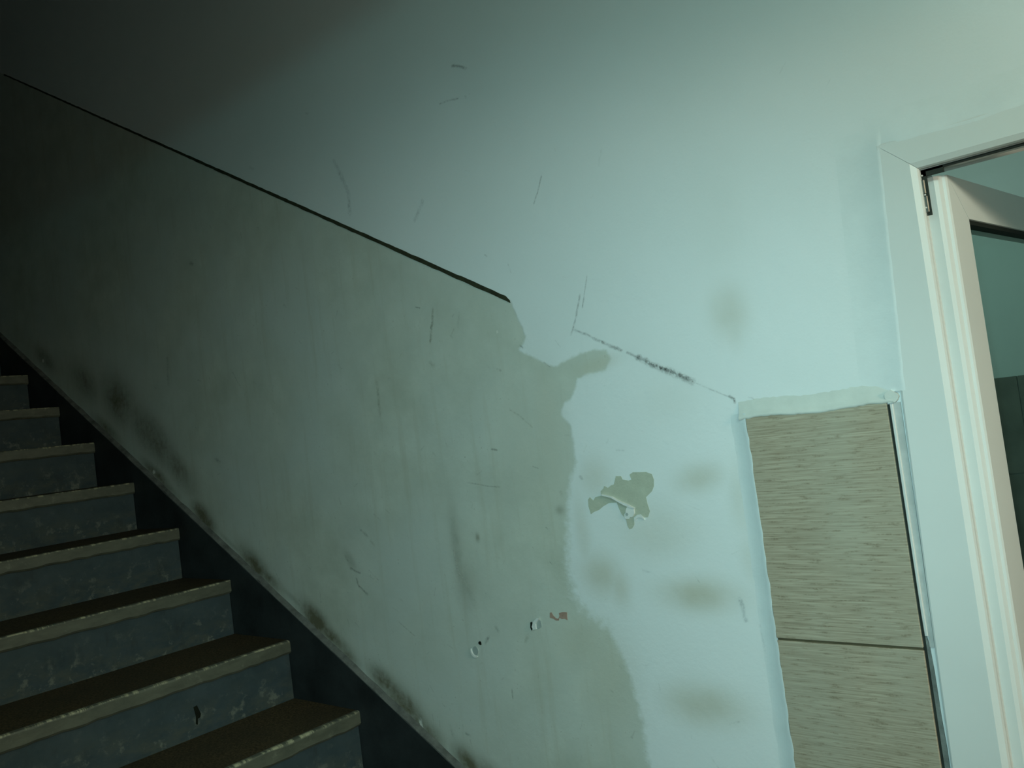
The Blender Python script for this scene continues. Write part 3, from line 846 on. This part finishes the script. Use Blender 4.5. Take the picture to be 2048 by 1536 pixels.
# casing: flat face with a bevel down to the inner edge; the outer edge is partly buried in filler
def casing_left():
    v, f = [], []
    for z, xo in ((0.0, -0.4150), (1.10, -0.4135), (1.315, -0.4110), (1.70, -0.4045), (2.117, -0.3870)):
        top = z > 2.0
        zi = IZ if top else z
        zm = IZ+0.0105 if top else z
        xm = IX0-0.0105
        v += [(xo, 0.0, z), (xo+0.0015, -0.0040, z - (0.0015 if top else 0)), (xo+0.004, -0.0052, z-(0.004 if top else 0)), (xm, -0.0052, zm), (IX0-0.002, -0.0005, zi+(0.002 if top else 0)), (IX0, 0.004, zi), (IX0, 0.012, zi), (IX0-0.012, 0.012, zi+(0.012 if top else 0))]
    k = 8
    for i in range(4):
        for j in range(k):
            l = (j+1) % k
            f.append((i*k+j, i*k+l, (i+1)*k+l, (i+1)*k+j))
    f += [tuple(range(k)), tuple(4*k+j for j in range(k))]
    return pydata('casing', v, f, M['pvc'])
adopt(casing_left(), door)
def casing_head():
    v, f = [], []
    k = 8
    zo = 2.117
    for side, xo, xi in ((1, -0.3870, IX0), (-1, 0.6035, IX1)):
        v += [(xo, 0.0, zo), (xo+.0015*side, -0.0040, zo-.0015), (xo+.004*side, -0.0052, zo-.004), (xi-.0105*side, -0.0052, IZ+.0105), (xi-.002*side, -0.0005, IZ+.002), (xi, 0.004, IZ), (xi, 0.012, IZ), (xi-.012*side, 0.012, IZ+.012)]
    for j in range(k):
        l = (j+1) % k
        f.append((j, l, k+l, k+j))
    f += [tuple(range(k)), tuple(k+j for j in range(k))]
    # hairline open mitre
    for i in range(k):
        x, y, z = v[i]
        v[i] = (x+0.0007, y, z)
    return pydata('casing', v, f, M['pvc'])
adopt(casing_head(), door)
def casing_right():
    v, f = [], []
    k = 8
    for z, zi in ((0.0, 0.0), (2.117, IZ)):
        top = z > 1
        v += [(0.6035, 0.0, z), (0.602, -0.0040, z-(.0015 if top else 0)), (0.5995, -0.0052, z-(.004 if top else 0)), (IX1+.0105, -0.0052, zi+(.0105 if top else 0)), (IX1+.002, -0.0005, zi+(.002 if top else 0)), (IX1, 0.004, zi), (IX1, 0.012, zi), (IX1+.012, 0.012, zi+(.012 if top else 0))]
    for j in range(k):
        l = (j+1) % k
        f.append((j, l, k+l, k+j))
    f += [tuple(range(k)), tuple(k+j for j in range(k))]
    return pydata('casing', v, f, M['pvc'])
adopt(casing_right(), door)
# filler ridge above the head and down the outer edge
path = []
g = random.Random(21)
n = 60
for i in range(n+1):
    x = -0.400 + 1.0*i/n
    path.append(((x, 0, 2.117 + 0.004*math.sin(i*0.55)*(0.3+i/n) + g.uniform(-0.0012, 0.0012)), (0, 0, 1), (0, -min(1.0, 0.15+i*0.28), 0)))
b = sweep('filler_ridge', [(0.055, -0.0002), (0.030, 0.0006), (0.014, 0.0020), (0.003, 0.0040), (-0.003, 0.0052), (-0.006, 0.0056), (-0.009, 0.0050)], path, M['filler'], None, True, True)
adopt(b, door)
path = []
for i in range(40):
    z = 2.145 - (2.145-1.715)*i/39
    xo = -0.387-0.0175*(2.117-z)/0.417
    path.append(((xo+g.uniform(-.0006, .0006), 0, z), (1, 0, 0), (0, -min(1.0, 0.1+i*0.28), 0)))
b = sweep('filler_ridge', [(-0.070, -0.0002), (-0.040, 0.0008), (-0.020, 0.0022), (-0.004, 0.0042), (0.003, 0.0052), (0.006, 0.0055), (0.010, 0.0050)], path, M['filler'], None, True, True)
adopt(b, door)
# fixed frame set back behind the casing: jambs with a seal slot, and head
FX = -0.3310
def jamb(sgn, x):
    prof = [(-0.020, 0.012), (0.0035, 0.012), (0.0035, 0.016), (-0.0005, 0.016), (-0.0005, 0.022), (0.0020, 0.030), (0.0020, 0.075), (-0.020, 0.075)]
    v, f = [], []
    k = len(prof)
    for z in (0.0, IZ+0.012):
        v += [(x+a*sgn, b_, z) for a, b_ in prof]
    for j in range(k):
        l = (j+1) % k
        f.append((j, l, k+l, k+j))
    f += [tuple(range(k)), tuple(k+j for j in range(k))]
    return pydata('jamb', v, f, M['pvc'])
# the hinge jamb lies mostly behind the open leaf
jb = jamb(1, -0.3340)
adopt(jb, door)
jb2 = jamb(-1, IX1+0.0055)
adopt(jb2, door)
hd = pydata('frame_head', [(x, y, z) for x in (-0.352, 0.565) for y, z in ((0.012, IZ+0.0005), (0.014, IZ-0.0020), (0.070, IZ+0.004), (0.070, IZ+0.016), (0.012, IZ+0.016))],
            [(0, 1, 6, 5), (1, 2, 7, 6), (2, 3, 8, 7), (3, 4, 9, 8), (4, 0, 5, 9), (0, 1, 2, 3, 4), (5, 6, 7, 8, 9)], M['pvc'])
adopt(hd, door)
b = box('head_seal', (-0.327, 0.0130, IZ-0.0045), (0.54, 0.0175, IZ+0.0010), M['gasket'])
adopt(b, door)

# leaf, swung 84 degrees into the room about its hinge edge
ANG = rad(6.3)
LW, LT = 0.84, 0.0560
leaf_axis = Vector((math.sin(ANG), math.cos(ANG), 0))
leaf_norm = Vector((math.cos(ANG), -math.sin(ANG), 0))     # visible face
LO = Vector((-0.3000, 0.0500, 0.0))                         # visible near edge of the leaf face
LTOP, SW, RH = 2.0500, 0.0750, 0.0680
def L(s, t, z):
    """s along the leaf from its hinge edge, t back from the visible face"""
    v = LO + leaf_axis*s - leaf_norm*t
    return (v.x, v.y, z)
def leaf_bar(name, outline, z0f, z1f, mat):
    """profile in (s, t); bottom and top z given as functions of s (mitres)"""
    v = [L(s, t, z0f(s)) for s, t in outline] + [L(s, t, z1f(s)) for s, t in outline]
    k = len(outline)
    f = [(j, (j+1) % k, k+(j+1) % k, k+j) for j in range(k)] + [tuple(range(k)), tuple(k+j for j in range(k))]
    return pydata(name, v, f, mat)
mit_hi = lambda s: LTOP - RH/SW*max(s, 0.0) - 0.0004
# hinge stile: visible face, rounded shoulder, stepped hinge edge
stile_prof = [(SW-0.001, 0.0), (SW+0.000, 0.004), (SW-0.004, 0.012), (SW-0.004, LT), (0.004, LT), (-0.003, 0.048), (-0.003, 0.040), (-0.0150, 0.036), (-0.0170, 0.030), (-0.0170, 0.0150), (-0.0135, 0.0095), (-0.0060, 0.0060), (-0.0040, 0.0020), (0.0000, 0.0)]
leaf = leaf_bar('door_leaf', stile_prof, lambda s: 0.02, mit_hi, M['pvc'])
adopt(leaf, door)
tag(leaf, 'hinge stile of the open glazed leaf')
def to_leaf(o):
    o.parent = leaf
    return o
# top rail, mitred to the stiles
def rail(z_out, z_in, name):
    v, f = [], []
    d = 1 if z_out > z_in else -1
    for s_out, s_in in ((0.0, SW), (LW, LW-SW)):
        v += [L(s_out, 0.0, z_out), L(s_in, 0.0, z_in+0.001*d), L(s_in, 0.004, z_in), L(s_in, LT, z_in), L(s_out, LT, z_out)]
    for j in range(5):
        k = (j+1) % 5
        f.append((j, k, 5+k, 5+j))
    f += [(0, 1, 2, 3, 4), (5, 6, 7, 8, 9)]
    return pydata(name, v, f, M['pvc'])
to_leaf(rail(LTOP, LTOP-RH, 'top_rail'))
to_leaf(rail(0.02, 0.02+0.09, 'bottom_rail'))
far_prof = [(LW-SW, 0.0), (LW, 0.0), (LW, LT), (LW-SW, LT)]
to_leaf(leaf_bar('closing_stile', far_prof, lambda s: 0.02, lambda s: LTOP-RH*max(0, (s-(LW-SW))*-1+SW)/SW if s < LW-0.001 else LTOP, M['pvc']))
# rubber gasket under the rail and along the stile, then the pane
gz = LTOP-RH
to_leaf(pydata('gasket', [L(s, t, z) for s in (SW-0.001, LW-SW+0.001) for t, z in ((0.0025, gz+0.001), (0.0060, gz-0.0055), (0.0250, gz-0.0055), (0.0250, gz+0.001))],
        [(0, 1, 5, 4), (1, 2, 6, 5), (2, 3, 7, 6), (3, 0, 4, 7), (0, 1, 2, 3), (4, 5, 6, 7)], M['gasket']))
to_leaf(pydata('gasket', [L(s, t, z) for z in (0.1, gz) for s, t in ((SW-0.003, 0.010), (SW+0.0050, 0.014), (SW+0.0050, 0.025), (SW-0.003, 0.025))],
        [(0, 1, 5, 4), (1, 2, 6, 5), (2, 3, 7, 6), (3, 0, 4, 7), (0, 1, 2, 3), (4, 5, 6, 7)], M['gasket']))
to_leaf(pydata('glass_pane', [L(s, t, z) for z in (0.095, gz-0.002) for s, t in ((SW-0.002, 0.016), (LW-SW+0.002, 0.016), (LW-SW+0.002, 0.022), (SW-0.002, 0.022))],
        [(0, 1, 5, 4), (1, 2, 6, 5), (2, 3, 7, 6), (3, 0, 4, 7), (0, 1, 2, 3), (4, 5, 6, 7)], M['glass']))
# steel hinge at the top of the hinge edge; dark boxes stand in for recess shade
b = box('hinge_slot_shade', (-0.3345, 0.0130, 1.9865), (-0.3215, 0.0170, 2.0590), M['shadow_gap'])
adopt(b, door)
b = box('hinge_slot_shade', (-0.3345, 0.0130, 2.0490), (-0.2960, 0.0190, 2.0600), M['shadow_gap'])
adopt(b, door)
hg = box('hinge', (-0.3318, 0.0095, 1.9905), (-0.3238, 0.0135, 2.0180), M['steel'], None, 0.0012)
adopt(hg, door)
tag(hg, 'dark steel hinge with bright screws')
hk = box('hinge_knuckle', (-0.3312, 0.0085, 2.0200), (-0.3245, 0.0135, 2.0440), M['steel'], hg, 0.0015)
hk.matrix_parent_inverse = hg.matrix_world.inverted()
for zz, xx in ((2.0500, -0.3265), (2.0190, -0.3262), (1.9985, -0.3275)):
    bm = bmesh.new()
    bmesh.ops.create_uvsphere(bm, u_segments=10, v_segments=6, radius=0.0016)
    me = bpy.data.meshes.new('screw')
    bm.to_mesh(me)
    bm.free()
    s = link('screw', me, M['screw'], hg)
    s.location = (xx, 0.0090, zz)
